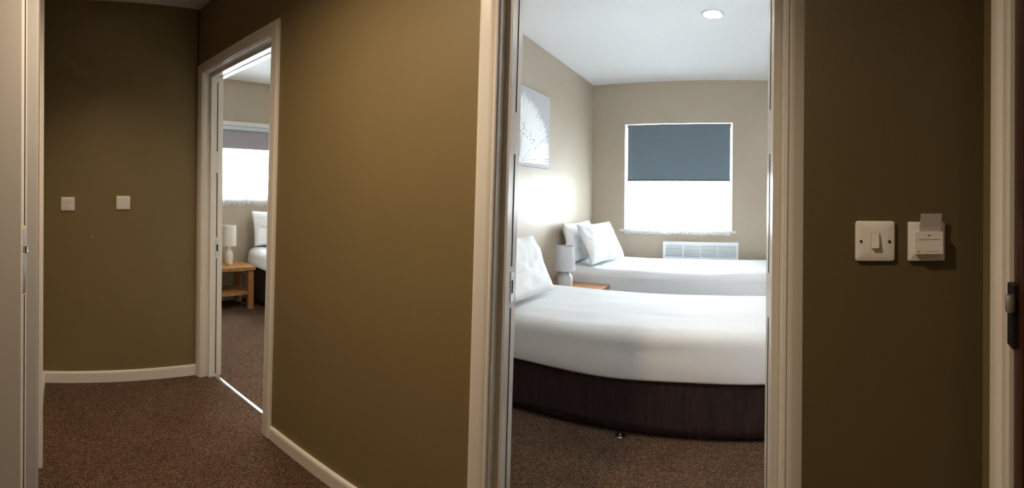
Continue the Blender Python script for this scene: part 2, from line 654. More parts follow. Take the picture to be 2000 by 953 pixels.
C1 = Vector((-1.352, -0.140, 0))
ut = Vector((-0.951, 0.309, 0))       # through the thickness, away from the camera
ul = Vector((-0.309, -0.951, 0))      # along the leaf towards its hinges


def LP(a, b, z):
    return C1 + ul * a + ut * b + Vector((0, 0, z))


leaf = thing('cupboard_door', 'pale door standing ajar at the far left edge of the corridor', 'door', C1, 0)
bm = B(); box(bm, 0, 0.74, 0, 0.044, 0.008, 2.03, T=LP, bev=0.002)
obj('door_leaf', bm, 'pale_door_paint', leaf)
bm = B(); box(bm, -0.002, 0.001, 0.010, 0.034, 0.90, 1.105, T=LP)
fe = tag(obj('lock_plate', bm, 'steel', leaf), 'steel lock plate on the door edge')
bm = B(); box(bm, -0.012, -0.002, 0.014, 0.028, 1.025, 1.050, T=LP, bev=0.002)
obj('latch_bolt', bm, 'chrome', fe)
for z0, z1 in ((0.02, 0.89), (1.115, 2.02)):
    bm = B(); box(bm, -0.0015, 0.001, 0.020, 0.026, z0, z1, T=LP)
    tag(obj('smoke_seal', bm, 'dark_gap', leaf), 'thin black seal strip in the door edge')

# right edge: casing, lining and a dark door with its black hinge
root = thing('door_4', None, None, NP(0.27, -0.6, 0), 0, None, 'structure')


def RP(a, b, z):          # a towards the camera along the return wall, b proud of it
    return NP(0.255 - b, -a, z)


bm = B()
prof = [(0.115 + 0.063 - a, b) for a, b in ARCH]
sweep(bm, [lambda a, b: RP(a, b, 0), lambda a, b: RP(a, b, 2.12)], prof)
auto_smooth(obj('architrave', bm, 'white_gloss', root), 25)
bm = B(); sweep(bm, [lambda a, b: NP(1.078 + a, -0.255 - b, 0), lambda a, b: NP(1.078 + a, -0.255 - b, 2.072 + a)], ARCH)
auto_smooth(obj('architrave', bm, 'white_gloss', root), 25)
bm = B(); sweep(bm, [lambda a, b: NP(0.258, -0.255 - b, 2.072 + a), lambda a, b: NP(1.078 + a, -0.255 - b, 2.072 + a)], ARCH)
auto_smooth(obj('architrave', bm, 'white_gloss', root), 25)
bm = B(); box(bm, 0.181, 0.201, -0.095, 0.006, 0, 2.073, T=RP, bev=0.002)
obj('lining', bm, 'white_gloss', root)
bm = B(); box(bm, 1.066, 1.083, -0.253, -0.187, 0, 2.073, T=NP)
obj('lining', bm, 'white_gloss', root)
bm = B(); box(bm, 0.268, 1.066, -0.253, -0.187, 2.056, 2.073, T=NP)
obj('lining', bm, 'white_gloss', root)

dd = thing('brown_door', 'dark brown door with a black hinge at the far right edge', 'door', NP(0.264, -0.23, 0), 0)
bm = B(); box(bm, 0.257, 1.062, -0.250, -0.206, 0.008, 2.050, T=NP, bev=0.002)
obj('door_leaf', bm, 'door_brown', dd)
bm = B()
lathe(bm, [(0.026, 0.0), (0.026, 0.006), (0.011, 0.008), (0.010, 0.040), (0.018, 0.048), (0.022, 0.060), (0.017, 0.072), (0.006, 0.076)], n=24,
      T=lambda x, y, z: NP(0.99 + x, -0.250 - z, 1.02 + y))
auto_smooth(obj('door_knob', bm, 'dark_bronze', dd))
bm = B()
box(bm, 0.200, 0.232, -0.004, 0.0085, 0.958, 1.070, T=RP, bev=0.001)
hg = tag(obj('hinge', bm, 'dark_bronze', dd), 'black hinge on the door edge')
bm = B()
lathe(bm, [(0.008, 0), (0.009, 0.004), (0.009, 0.026), (0.008, 0.030)], n=16, T=lambda x, y, z: RP(0.231 + x, 0.013 + y, 1.024 + z))
auto_smooth(obj('knuckle', bm, 'steel', hg))
for z in (0.25, 1.78):
    bm = B(); box(bm, 0.200, 0.232, -0.004, 0.004, z, z + 0.1, T=RP, bev=0.001)
    obj('hinge', bm, 'dark_bronze', dd)


# ------------------------------------------------------------------ windows, blinds, nets
def window(name, P, u0, u1, z0, z1, mull, depth):
    root = thing(name, None, None, P((u0 + u1) / 2, depth, z0), 0, None, 'structure')
    bm = B()
    f = 0.06
    box(bm, u0, u0 + f, depth, depth + 0.06, z0, z1, T=P)
    box(bm, u1 - f, u1, depth, depth + 0.06, z0, z1, T=P)
    box(bm, u0 + f, u1 - f, depth, depth + 0.06, z0, z0 + f, T=P)
    box(bm, u0 + f, u1 - f, depth, depth + 0.06, z1 - f, z1, T=P)
    obj('window_frame', bm, 'upvc', root)
    xs = [u0 + f] + mull + [u1 - f]
    for x in mull:
        bm = B(); box(bm, x - 0.03, x + 0.03, depth, depth + 0.06, z0 + f, z1 - f, T=P)
        obj('mullion', bm, 'upvc', root)
    for a, b in zip(xs, xs[1:]):
        bm = B(); box(bm, a + (0.03 if a in mull else 0), b - (0.03 if b in mull else 0), depth + 0.025, depth + 0.031, z0 + f, z1 - f, T=P)
        obj('pane', bm, 'window_glass', root)
    return root


def WP(u, v, z):          # right bedroom window wall
    return Vector((u, YW + v, z))


def LWP(u, v, z):         # left bedroom window wall
    return Vector((XW - v, u, z))


w1 = window('window_1', WP, WX0, WX1, WZ0, WZ1, [-0.67], 0.18)
bm = B(); box(bm, WX0 - 0.045, WX1 + 0.045, -0.030, 0.0, WZ0 - 0.026, WZ0 - 0.001, T=WP, bev=0.004)
obj('window_sill', bm, 'white_gloss', w1)
bm = B(); box(bm, WX0, WX1, 0.0, 0.18, WZ0 - 0.001, WZ0 + 0.006, T=WP)
obj('reveal_board', bm, 'white_gloss', w1)
for a, b in ((WX0, WX0 + 0.005), (WX1 - 0.005, WX1)):
    bm = B(); box(bm, a, b, 0.001, 0.18, WZ0 + 0.006, WZ1, T=WP)
    obj('reveal_lining', bm, 'upvc', w1)
w2 = window('window_2', LWP, LY0, LY1, LZ0, LZ1, [2.10], 0.18)
bm = B(); box(bm, LY0 - 0.03, LY1 + 0.03, -0.030, 0.0, LZ0 - 0.024, LZ0 - 0.001, T=LWP, bev=0.004)
obj('window_sill', bm, 'white_gloss', w2)


def roller_blind(label, P, u0, u1, ztop, zbot, v, m, cassette):
    root = thing('roller_blind', label, 'blind', P((u0 + u1) / 2, v, zbot), 0, 'roller blinds in the bedroom windows')
    bm = B(); box(bm, u0 + 0.004, u1 - 0.004, v, v + 0.002, zbot, ztop - 0.012, T=P)
    obj('fabric', bm, m, root)
    bm = B()
    R = 0.019
    n = 20
    ring = [[bm.verts.new(P(u, v + 0.021 + R * math.cos(t * 2 * PI / n), ztop - 0.020 + R * math.sin(t * 2 * PI / n))) for t in range(n)] for u in (u0, u1)]
    for i in range(n):
        bm.faces.new((ring[0][i], ring[0][(i + 1) % n], ring[1][(i + 1) % n], ring[1][i]))
    bm.faces.new(ring[0]); bm.faces.new(ring[1][::-1])
    auto_smooth(obj('roller_tube', bm, m, root))
    bm = B(); box(bm, u0 + 0.004, u1 - 0.004, v - 0.005, v + 0.007, zbot - 0.014, zbot, T=P, bev=0.002)
    obj('bottom_bar', bm, 'dark_gap' if not cassette else m, root)
    for u in (u0 - 0.006, u1):
        bm = B(); box(bm, u, u + 0.006, v, v + 0.045, ztop - 0.042, ztop - 0.001, T=P)
        obj('bracket', bm, 'grey_metal', root)
    if cassette:
        bm = B(); box(bm, u0 - 0.03, u1 + 0.03, v - 0.035, v - 0.004, ztop - 0.042, ztop + 0.008, T=P, bev=0.004)
        tag(obj('head_rail', bm, 'white_plastic', root), 'white head rail')
        bm = B(); box(bm, u0, u1, v - 0.028, v - 0.004, ztop - 0.088, ztop - 0.045, T=P, bev=0.004)
        tag(obj('lower_rail', bm, 'grey_metal', root), 'grey lower rail')
    return root


roller_blind('dark blue grey roller blind half lowered over the right bedroom window', WP, -1.255, -0.078, 2.052, 1.420, 0.016, 'blind_blue_grey', False)
roller_blind('mauve grey roller blind under a white head rail in the left bedroom', LWP, LY0 + 0.0, LY1 - 0.0, 2.040, 1.752, -0.012, 'blind_mauve_grey', True)


def net(name, label, P, u0, u1, prof, amp, wl, seed, group=None):
    """gathered voile: prof = (v,z) line from top to hem"""
    rnd = random.Random(seed)
    n = int((u1 - u0) / wl * 8)
    ph = [rnd.uniform(0.75, 1.25) for _ in range(n + 1)]
    bm = B()
    rows = []
    for j, (v, z, k) in enumerate(prof):
        row = []
        for i in range(n + 1):
            u = u0 + (u1 - u0) * i / n
            w_ = math.sin(2 * PI * (u - u0) / wl + 1.7 * noise.noise(Vector((u * 6, seed, 0)))) * amp * k * ph[i]
            dz = 0.016 * noise.noise(Vector((u * 7, seed + 3.3, 0))) + 0.010 * noise.noise(Vector((u * 22, seed + 1.3, 0))) if j == len(prof) - 1 else 0
            row.append(bm.verts.new(P(u, v - abs(w_) if v < 0 else v + w_, z + dz)))
        rows.append(row)
    for a, b in zip(rows, rows[1:]):
        for i in range(n):
            bm.faces.new((a[i], a[i + 1], b[i + 1], b[i]))
    o = obj(name, bm, 'net_voile', None, smooth=True)
    tag(o, label, 'curtain', group)
    return o


zs = WZ0
net('net_curtain', 'white net curtain draped over the sill of the right bedroom window', WP, WX0 + 0.012, WX1 - 0.012,
    [(0.10, 2.04, 1), (0.10, 1.4, 1), (0.10, 1.0, 1), (0.085, zs + 0.03, 1), (0.04, zs + 0.016, 0.3), (-0.030, zs + 0.010, 0.3), (-0.040, zs - 0.004, 0.6), (-0.038, zs - 0.046, 1.0)], 0.011, 0.045, 1)
zl = LZ0
for k, (a, b, side) in enumerate(((LY0 + 0.012, 2.100, 'left'), (2.106, LY1 - 0.012, 'right'))):
    net('net_curtain', '%s panel of the white net curtain in the left bedroom window' % side, LWP, a, b,
        [(0.10, 2.03, 1), (0.10, 1.6, 1), (0.085, zl + 0.03, 1), (0.04, zl + 0.014, 0.3), (-0.032, zl + 0.010, 0.3), (-0.042, zl - 0.006, 0.8), (-0.040, zl - 0.070, 1.0)], 0.011, 0.05, 5 + k,
        'net curtain panels of the left bedroom')


# ------------------------------------------------------------------ beds
def rounded(bm, x0, x1, y0, y1, z0, z1, r, nx, ny, nz, f=None, drop_bottom=False):
    """dense rounded box; f(p, n) post-displaces"""
    c0 = Vector((x0 + r, y0 + r, z0 + (0 if drop_bottom else r)))
    c1 = Vector((x1 - r, y1 - r, z1 - r))
    cache = {}

    def vert(p):
        key = tuple(round(q, 5) for q in p)
        if key in cache:
            return cache[key]
        p = Vector(p)
        core = Vector([min(max(p[i], c0[i]), c1[i]) for i in range(3)])
        d = p - core
        n = d.normalized() if d.length > 1e-9 else Vector((0, 0, 1))
        q = core + n * r
        if f:
            q = f(q, n)
        cache[key] = bm.verts.new(q)
        return cache[key]

    def lin(a, b, n):
        return [a + (b - a) * i / n for i in range(n + 1)]
    X, Y, Z = lin(x0, x1, nx), lin(y0, y1, ny), lin(z0, z1, nz)

    def grid(A, Bq, mk):
        for i in range(len(A) - 1):
            for j in range(len(Bq) - 1):
                q = [vert(mk(A[i], Bq[j])), vert(mk(A[i + 1], Bq[j])), vert(mk(A[i + 1], Bq[j + 1])), vert(mk(A[i], Bq[j + 1]))]
                if len(set(q)) == 4:
                    try:
                        bm.faces.new(q)
                    except ValueError:
                        pass
    grid(X, Y, lambda a, b: (a, b, z1))
    if not drop_bottom:
        grid(X, Y, lambda a, b: (a, b, z0))
    grid(X, Z, lambda a, b: (a, y0, b)); grid(X, Z, lambda a, b: (a, y1, b))
    grid(Y, Z, lambda a, b: (x0, a, b)); grid(Y, Z, lambda a, b: (x1, a, b))


def bed(name, label, x0, x1, y0, y1, zb, zt, castors=()):
    root = thing(name, label, 'bed', ((x0 + x1) / 2, (y0 + y1) / 2, 0), 0, 'single beds with brown divan bases')
    bm = B(); rounded(bm, x0, x1, y0, y1, 0.022, zb - 0.004, 0.018, 24, 14, 6)
    obj('divan_base', bm, 'divan_fabric', root, smooth=True)
    bm = B(); rounded(bm, x0 + 0.02, x1 - 0.02, y0 + 0.02, y1 - 0.02, zb, zt - 0.022, 0.06, 24, 14, 6)
    obj('mattress', bm, 'mattress_ticking', root, smooth=True)
    for cx, cy in castors:
        bm = B()
        lathe(bm, [(0.004, 0.0), (0.023, 0.0), (0.026, 0.003), (0.026, 0.006), (0.020, 0.010), (0.006, 0.013), (0.006, 0.024)], c=(cx, cy, 0), n=20)
        g = tag(auto_smooth(obj('glide', bm, 'chrome', root)), 'chrome floor glide')
    return root


def cover(label, x0, x1, y0, y1, zh, zt, r, seed, hem=None, group=None):
    def f(q, n):
        q = q.copy()
        k = noise.noise(Vector((q.x * 1.6 + seed, q.y * 5.0, q.z * 5))) * 0.5 + noise.noise(Vector((q.x * 3 + seed, q.y * 12, q.z * 11 + 4))) * 0.25
        s = 0.018 if n.z > 0.7 else 0.013
        q += n * (k * s)
        t = max(0.0, min(1.0, (zt - r - q.z) / max(1e-6, zt - r - zh)))
        if n.z < 0.3:
            q += Vector((n.x, n.y, 0)) * (0.012 * t * math.sin(PI * t * 0.9))
            if hem:
                q.z += hem(q.x, q.y) * t
        if n.z > 0.95:
            q.z += 0.010 * math.cos((q.y - (y0 + y1) / 2) / (y1 - y0) * PI)
        return q
    bm = B()
    rounded(bm, x0, x1, y0, y1, zh, zt, r, 70, 40, 12, f, drop_bottom=True)
    o = obj('bed_cover', bm, 'sheet', None, smooth=True)
    tag(o, label, 'bedspread', group)
    sm = o.modifiers.new('subsurf', 'SUBSURF'); sm.levels = 1; sm.render_levels = 1
    so = o.modifiers.new('solid', 'SOLIDIFY'); so.thickness = 0.004; so.offset = 1
    return o


bed('divan_bed', 'single divan bed nearest the right doorway, brown base in view', XH + 0.06, 0.33, 2.118, 3.00, 0.31, 0.545, ((-0.58, 2.104), (-0.58, 2.9)))
cover('white cover on the bed nearest the right doorway', XH + 0.05, 0.345, 2.100, 3.015, 0.305, 0.54, 0.062, 1.0,
      hem=lambda x, y: 0.006 * math.sin(x * 3.0 + 0.5) - 0.004 * math.sin(x * 7.0), group='white bed covers')
bed('divan_bed', 'single divan bed beneath the window of the right bedroom', XH + 0.06, 0.55, 3.70, 4.56, 0.27, 0.555)
cover('white cover on the bed beneath the right bedroom window', XH + 0.05, 0.565, 3.680, 4.580, 0.262, 0.56, 0.058, 5.0, group='white bed covers')
bed('divan_bed', 'divan bed beside the oak table in the left bedroom', XW + 0.05, -2.45, 2.045, 3.00, 0.40, 0.60)
cover('white cover on the bed in the left bedroom', XW + 0.04, -2.43, 2.028, 3.015, 0.40, 0.605, 0.085, 9.0,
      hem=lambda x, y: 0.05 * max(0, (-3.9 - x)) + 0.006 * math.sin(x * 9), group='white bed covers')


# ------------------------------------------------------------------ pillows
def pillow(label, base, along, up, w_, h, t, seed, group, shear=0.0):
    """base = middle of the lower long edge; along, up = unit vectors in the pillow's plane"""
    along, up = Vector(along).normalized(), Vector(up).normalized()
    nor = along.cross(up).normalized()
    bm = B()
    NX, NY = 40, 28
    rows = {}
    for side in (1, -1):
        for i in range(NX + 1):
            for j in range(NY + 1):
                a, b = 2 * i / NX - 1, 2 * j / NY - 1
                edge = i in (0, NX) or j in (0, NY)
                if edge and side == -1:
                    rows[(side, i, j)] = rows[(1, i, j)]
                    continue
                fa, fb = 1 - abs(a) ** 2.6, 1 - abs(b) ** 2.6
                th = (max(0, fa) * max(0, fb)) ** 0.42
                # edges drawn in between the corners
                u = a * w_ / 2 * (1 - 0.05 * (1 - b * b))
                v = b * h / 2 * (1 - 0.07 * (1 - a * a))
                u += shear * v
                d = side * t / 2 * th
                k = noise.noise(Vector((a * 2.2 + seed, b * 2.4, side * 3))) * 0.018 + noise.noise(Vector((a * 6 + seed, b * 5, side))) * 0.014
                cr = max(abs(a), abs(b))
                d += k * th * side
                d += 0.010 * math.sin(9 * (abs(a) - abs(b)) + seed) * th * (cr ** 3) * side * 0.6
                p = Vector(base) + along * u + up * (v + h / 2 * 0.93) + nor * (d + 0.012 * noise.noise(Vector((a * 1.5, b * 1.5, seed))))
                rows[(side, i, j)] = bm.verts.new(p)
    for side in (1, -1):
        for i in range(NX):
            for j in range(NY):
                q = [rows[(side, i, j)], rows[(side, i + 1, j)], rows[(side, i + 1, j + 1)], rows[(side, i, j + 1)]]
                try:
                    bm.faces.new(q)
                except ValueError:
                    pass
    o = obj('pillow', bm, 'pillowcase', None, smooth=True)
    tag(o, label, 'pillow', group)
    sm = o.modifiers.new('subsurf', 'SUBSURF'); sm.levels = 1; sm.render_levels = 1
    return o


G = 'white pillows on the beds'
pillow('large white pillow on the bed nearest the right doorway', (-1.235, 2.33, 0.592), (0.05, 1, 0), (-0.60, 0, 0.80), 0.84, 0.45, 0.16, 2.0, G, 0.36)
pillow('white pillow behind the front one on the bed under the right window', (-1.50, 4.02, 0.598), (0.05, 1, 0), (-0.22, 0, 0.97), 0.64, 0.40, 0.13, 11.0, G)
pillow('white pillow leaning in front on the bed under the right window', (-1.245, 4.02, 0.598), (0.22, 1, 0), (-0.42, 0.09, 0.91), 0.64, 0.42, 0.13, 17.0, G)
pillow('white pillow standing against the wall on the left bedroom bed', (-4.35, 2.42, 0.640), (0, 1, 0), (-0.18, 0, 0.98), 0.74, 0.41, 0.15, 23.0, G)


# ------------------------------------------------------------------ bedside tables and lamps
def nightstand(label, x0, x1, y0, y1, h):
    root = thing('bedside_table', label, 'table', ((x0 + x1) / 2, (y0 + y1) / 2, 0), 0, 'oak bedside tables')
    bm = B(); box(bm, x0, x1, y0, y1, h - 0.038, h, bev=0.003)
    obj('tabletop', bm, 'oak', root)
    L = 0.062
    for x in (x0 + 0.02, x1 - 0.02 - L):
        for y in (y0 + 0.015, y1 - 0.015 - L):
            bm = B(); box(bm, x, x + L, y, y + L, 0, h - 0.038, bev=0.002)
            obj('leg', bm, 'oak', root)
    bm = B(); box(bm, x0 + 0.03, x1 - 0.03, y0 + 0.025, y1 - 0.025, 0.150, 0.180, bev=0.002)
    obj('shelf', bm, 'oak', root)
    return root


nightstand('oak bedside table with a lower shelf in the left bedroom', XW + 0.02, -4.10, 1.49, 1.962, 0.450)
nightstand('oak bedside table between the two beds of the right bedroom', XH + 0.03, -1.10, 3.07, 3.61, 0.450)


def lamp(label, x, y, z, base, shade, mb, ms, switch=False):
    root = thing('table_lamp', label, 'lamp', (x, y, z), 0)
    bm = B(); lathe(bm, base, c=(x, y, z), n=48)
    auto_smooth(obj('lamp_base', bm, mb, root), 50)
    zt = base[-1][1]
    bm = B(); lathe(bm, [(0.010, zt), (0.010, zt + 0.05)], c=(x, y, z), n=16)
    obj('lamp_neck', bm, 'white_plastic', root)
    (r0, z0), (r1, z1) = shade
    bm = B()
    lathe(bm, [(r0, z0), (r1, z1), (r1 - 0.003, z1), (r0 - 0.003, z0), (r0, z0)], c=(x, y, z), n=48, cap0=False, cap1=False)
    bmesh.ops.remove_doubles(bm, verts=bm.verts, dist=1e-5)
    sh = auto_smooth(obj('lamp_shade', bm, ms, root), 50)
    bm = B()
    zz = z1 - 0.012
    lathe(bm, [(0.013, zz - 0.002), (0.013, zz + 0.002), (0.010, zz + 0.002), (0.010, zz - 0.002), (0.013, zz - 0.002)], c=(x, y, z), n=16, cap0=False, cap1=False)
    for k in range(3):
        t = k * 2 * PI / 3
        d, e = Vector((math.cos(t), math.sin(t), 0)), Vector((-math.sin(t), math.cos(t), 0)) * 0.0015
        rr = r1 - 0.002
        vs = [Vector((x, y, z + zz)) + d * q + e * s + Vector((0, 0, h)) for q in (0.012, rr) for s in (-1, 1) for h in (-0.0015, 0.0015)]
        vv = [bm.verts.new(v) for v in vs]
        for q in ((0, 1, 3, 2), (4, 6, 7, 5), (0, 4, 5, 1), (2, 3, 7, 6), (0, 2, 6, 4), (1, 5, 7, 3)):
            bm.faces.new([vv[i] for i in q])
    obj('shade_ring', bm, 'white_metal', sh)
    return root


lamp('white table lamp with a drum shade in the left bedroom', -4.33, 1.745, 0.450,
     [(0.030, 0.0), (0.037, 0.003), (0.041, 0.03), (0.046, 0.085), (0.047, 0.105), (0.040, 0.135), (0.024, 0.158), (0.017, 0.172), (0.017, 0.195), (0.021, 0.205)],
     ((0.080, 0.205), (0.076, 0.425)), 'lamp_ceramic_white', 'shade_cream')
lamp('grey table lamp with a tapered shade between the two beds', -1.415, 3.33, 0.450,
     [(0.054, 0.0), (0.061, 0.004), (0.066, 0.04), (0.068, 0.075), (0.060, 0.105), (0.036, 0.132), (0.026, 0.145), (0.024, 0.158)],
     ((0.092, 0.150), (0.073, 0.352)), 'lamp_ceramic_grey', 'shade_grey')

# ------------------------------------------------------------------ canvas with a seed-head print
cx0 = XH + 0.036
art = thing('canvas_picture', 'grey canvas picture of a white seed head on the bedroom wall', 'picture', (XH, 2.98, 1.46), 0)
bm = B(); box(bm, XH + 0.002, cx0, 2.48, 3.475, 1.465, 2.105, bev=0.003)
obj('canvas', bm, 'canvas_grey', art)
RX = cx0


def stroke(bm, y0, z0, y1, z1, w0, w1, lift):
    d = Vector((0, y1 - y0, z1 - z0))
    if d.length < 1e-4:
        return
    n = Vector((0, -d.z, d.y)).normalized()
    a, b = Vector((RX + lift, y0, z0)), Vector((RX + lift, y1, z1))
    vs = [a + n * w0, a - n * w0, b - n * w1, b + n * w1]
    if any(not (2.484 < v.y < 3.472 and 1.469 < v.z < 2.101) for v in vs):
        return
    bm.faces.new([bm.verts.new(v) for v in vs])


def clipline(y0, z0, t, r):
    y, z = y0, z0
    k = r
    while k > 0.01:
        y, z = y0 + math.cos(t) * k, z0 + math.sin(t) * k
        if 2.49 < y < 3.467 and 1.474 < z < 2.096:
            return y, z
        k -= 0.01
    return None


rnd = random.Random(3)
oy, oz = 2.90, 1.490
bm = B()
for k in range(900):                     # the pale fringe
    t = rnd.uniform(0.02, PI - 0.02)
    r1 = 0.52 + rnd.gauss(0, 0.022) + 0.05 * math.cos(t)
    r0 = rnd.uniform(0.24, 0.40)
    e = clipline(oy, oz, t + rnd.gauss(0, 0.02), r1)
    s = clipline(oy, oz, t, r0)
    if e and s:
        stroke(bm, s[0], s[1], e[0], e[1], rnd.uniform(0.003, 0.007), 0.0012, 0.0006 + 0.0004 * rnd.random())
for k in range(700):                     # fine filaments below it
    t = rnd.uniform(0.02, PI - 0.02)
    e = clipline(oy, oz, t, rnd.uniform(0.24, 0.36))
    s = clipline(oy, oz, t, rnd.uniform(0.015, 0.06))
    if e and s:
        stroke(bm, s[0], s[1], e[0], e[1], 0.0030, 0.0055, 0.0004 + 0.0008 * rnd.random())
tag(obj('seed_head_print', bm, 'print_white', art), kind='stuff')
bm = B()
for k in range(34):
    t = rnd.uniform(0.05, PI - 0.05)
    e = clipline(oy, oz, t, rnd.uniform(0.18, 0.30))
    s = clipline(oy, oz, t - 0.05, rnd.uniform(0.02, 0.06))
    if e and s:
        stroke(bm, s[0], s[1], e[0], e[1], 0.0016, 0.0010, 0.0014 + 0.0006 * rnd.random())
tag(obj('stem_print', bm, 'print_grey', art), kind='stuff')
bm = B()
for k in range(34):
    t = rnd.uniform(0.1, PI - 0.1)
    e = clipline(oy, oz, t, rnd.uniform(0.24, 0.36))
    if e:
        y, z = e
        stroke(bm, y - 0.006, z - 0.004, y + 0.006, z + 0.004, 0.004, 0.003, 0.0018)
tag(obj('seed_print', bm, 'print_dark', art), kind='stuff')

# ------------------------------------------------------------------ panel heater under the right window
hx0, hx1, hz0, hz1, hy = -0.817, 0.018, 0.26, 0.730, YW - 0.075
ht = thing('panel_heater', 'white panel heater with slatted grille below the right bedroom window', 'heater', ((hx0 + hx1) / 2, hy, hz0), 0)
gz0, gz1, gx0, gx1 = 0.572, 0.700, hx0 + 0.028, hx1 - 0.028
bm = B()
box(bm, hx0, gx0, hy, YW - 0.002, hz0, hz1)
box(bm, gx1, hx1, hy, YW - 0.002, hz0, hz1)
box(bm, gx0, gx1, hy, YW - 0.002, hz0, gz0)
box(bm, gx0, gx1, hy, YW - 0.002, gz1, hz1)
box(bm, gx0, gx1, hy + 0.03, YW - 0.002, gz0, gz1)
obj('heater_body', bm, 'white_metal', ht)
bm = B(); box(bm, gx0, gx1, hy + 0.026, hy + 0.0295, gz0, gz1)  # dark-coloured sheet stands in for the shade between the slats
tag(obj('grille_shade_sheet', bm, 'grille_shade', ht), 'dark sheet painted as the shade behind the slats')
bw = 0.014
bx = [gx0 + (gx1 - gx0) * k for k in (0.255, 0.50, 0.735)]
for x in bx:
    bm = B(); box(bm, x - bw / 2, x + bw / 2, hy - 0.002, hy + 0.022, gz0, gz1)
    obj('grille_bar', bm, 'white_metal', ht)
xs = [gx0 - bw / 2] + bx + [gx1 + bw / 2]
for a, b in zip(xs, xs[1:]):
    me = None
    for r in range(8):
        z = gz0 + 0.005 + r * (gz1 - gz0 - 0.004) / 8
        bm = B(); box(bm, a + bw / 2 + 0.0005, b - bw / 2 - 0.0005, hy + 0.002, hy + 0.020, z + 0.0015, z + 0.0115)
        obj('slat', bm, 'white_metal', ht)


# ------------------------------------------------------------------ switches
def plate(bm, P, u0, u1, z0, z1, v1, rad=0.006, dome=0.0):
    """square plate with rounded corners and sloping rim, proud of the wall by v1"""
    def outline(ins, r):
        pts = []
        for cx, cz, a0 in ((u1 - ins - r, z1 - ins - r, 0), (u0 + ins + r, z1 - ins - r, PI / 2), (u0 + ins + r, z0 + ins + r, PI), (u1 - ins - r, z0 + ins + r, 3 * PI / 2)):
            for k in range(5):
                t = a0 + k * PI / 8
                pts.append((cx + r * math.cos(t), cz + r * math.sin(t)))
        return pts
    rings = [(0.0, 0.0, rad), (0.0, v1 * 0.55, rad), (0.0012, v1 * 0.85, rad), (0.004, v1, rad * 0.8), (0.020, v1 + dome, rad * 0.5)]
    rr = []
    for ins, v, r in rings:
        rr.append([bm.verts.new(P(u, -v - 0.0004, z)) for u, z in outline(ins, r)])
    n = len(rr[0])
    for a, b in zip(rr, rr[1:]):
        for i in range(n):
            bm.faces.new((a[i], a[(i + 1) % n], b[(i + 1) % n], b[i]))
    bm.faces.new(rr[-1])
    bm.faces.new(rr[0][::-1])


def disc(bm, P, u, z, r, v0, v1, n=14):
    a = [bm.verts.new(P(u + r * math.cos(2 * PI * i / n), -v0, z + r * math.sin(2 * PI * i / n))) for i in range(n)]
    b = [bm.verts.new(P(u + r * math.cos(2 * PI * i / n), -v1, z + r * math.sin(2 * PI * i / n))) for i in range(n)]
    for i in range(n):
        bm.faces.new((a[i], a[(i + 1) % n], b[(i + 1) % n], b[i]))
    bm.faces.new(a[::-1]); bm.faces.new(b)


def BP(u, v, z):          # corridor end wall, v into the wall
    return Vector((XB - v, u, z))


sw = thing('light_switch', 'single white rocker light switch right of the right doorway', 'switch', NP(0.011, 0, 1.084), 0)
bm = B(); plate(bm, NP, -0.032, 0.0545, 1.084, 1.1715, 0.009, dome=0.0012)
auto_smooth(obj('switch_plate', bm, 'white_plastic', sw), 30)
bm = B(); box(bm, 0.0020, 0.0220, -0.0113, -0.0100, 1.1120, 1.1460, T=NP, bev=0.0004)
obj('rocker_surround', bm, 'card_grey', sw)
bm = B()
prism(bm, [(0.0100, 1.1130), (0.0190, 1.1130), (0.0160, 1.1290), (0.0145, 1.1450), (0.0100, 1.1450)],
      lambda v, z: NP(0.0035, -v, z), lambda v, z: NP(0.0205, -v, z))
bmesh.ops.bevel(bm, geom=list(bm.edges), offset=0.0008, segments=2, affect='EDGES')
obj('rocker', bm, 'white_plastic', sw)
for u in (-0.019, 0.0425):
    bm = B(); disc(bm, NP, u, 1.1275, 0.0030, 0.0095, 0.0113)
    tag(obj('screw', bm, 'dark_bronze', sw), 'dark screw head')

kc = thing('card_switch', 'white key card power switch holding a grey card', 'switch', NP(0.124, 0, 1.084), 0)
bm = B(); plate(bm, NP, 0.083, 0.1655, 1.084, 1.170, 0.011, rad=0.003)
auto_smooth(obj('switch_plate', bm, 'white_plastic', kc), 30)
bm = B()
for a0, a1, c0, c1, z0, z1 in ((0.097, 0.1575, 0.010, 0.017, 1.102, 1.150), (0.097, 0.1575, 0.020, 0.028, 1.102, 1.150),
                               (0.097, 0.101, 0.017, 0.020, 1.102, 1.150), (0.1535, 0.1575, 0.017, 0.020, 1.102, 1.150), (0.101, 0.1535, 0.017, 0.020, 1.102, 1.106)):
    box(bm, a0, a1, -c1, -c0, z0, z1, T=NP)
pk = obj('card_pocket', bm, 'white_plastic', kc)
bm = B()
prism(bm, [(0.1225, 1.1430), (0.1325, 1.1430), (0.1275, 1.1395)], lambda u, z: NP(u, -0.0280, z), lambda u, z: NP(u, -0.0283, z))
obj('arrow_mark', bm, 'ink', pk)
for u0, u1, z0, z1 in ((0.1195, 0.1515, 1.1070, 1.1076), (0.1020, 0.1075, 1.1065, 1.1080)):
    bm = B(); box(bm, u0, u1, -0.0283, -0.0280, z0, z1, T=NP)
    obj('printed_mark', bm, 'ink', pk)
tc = bpy.data.curves.new('lettering', 'FONT')
tc.body = 'Insert Card For Power'
tc.size = 0.0048
tc.align_x = 'CENTER'
tc.extrude = 0.00005
tmp = bpy.data.objects.new('lettering_curve', tc)
C.objects.link(tmp)
bpy.context.view_layer.update()
lm = bpy.data.meshes.new_from_object(tmp.evaluated_get(bpy.context.evaluated_depsgraph_get()))
bpy.data.objects.remove(tmp)
bm = B()
bm.from_mesh(lm)
R3 = Matrix((NU, Vector((0, 0, 1)), -NN)).transposed().to_4x4()
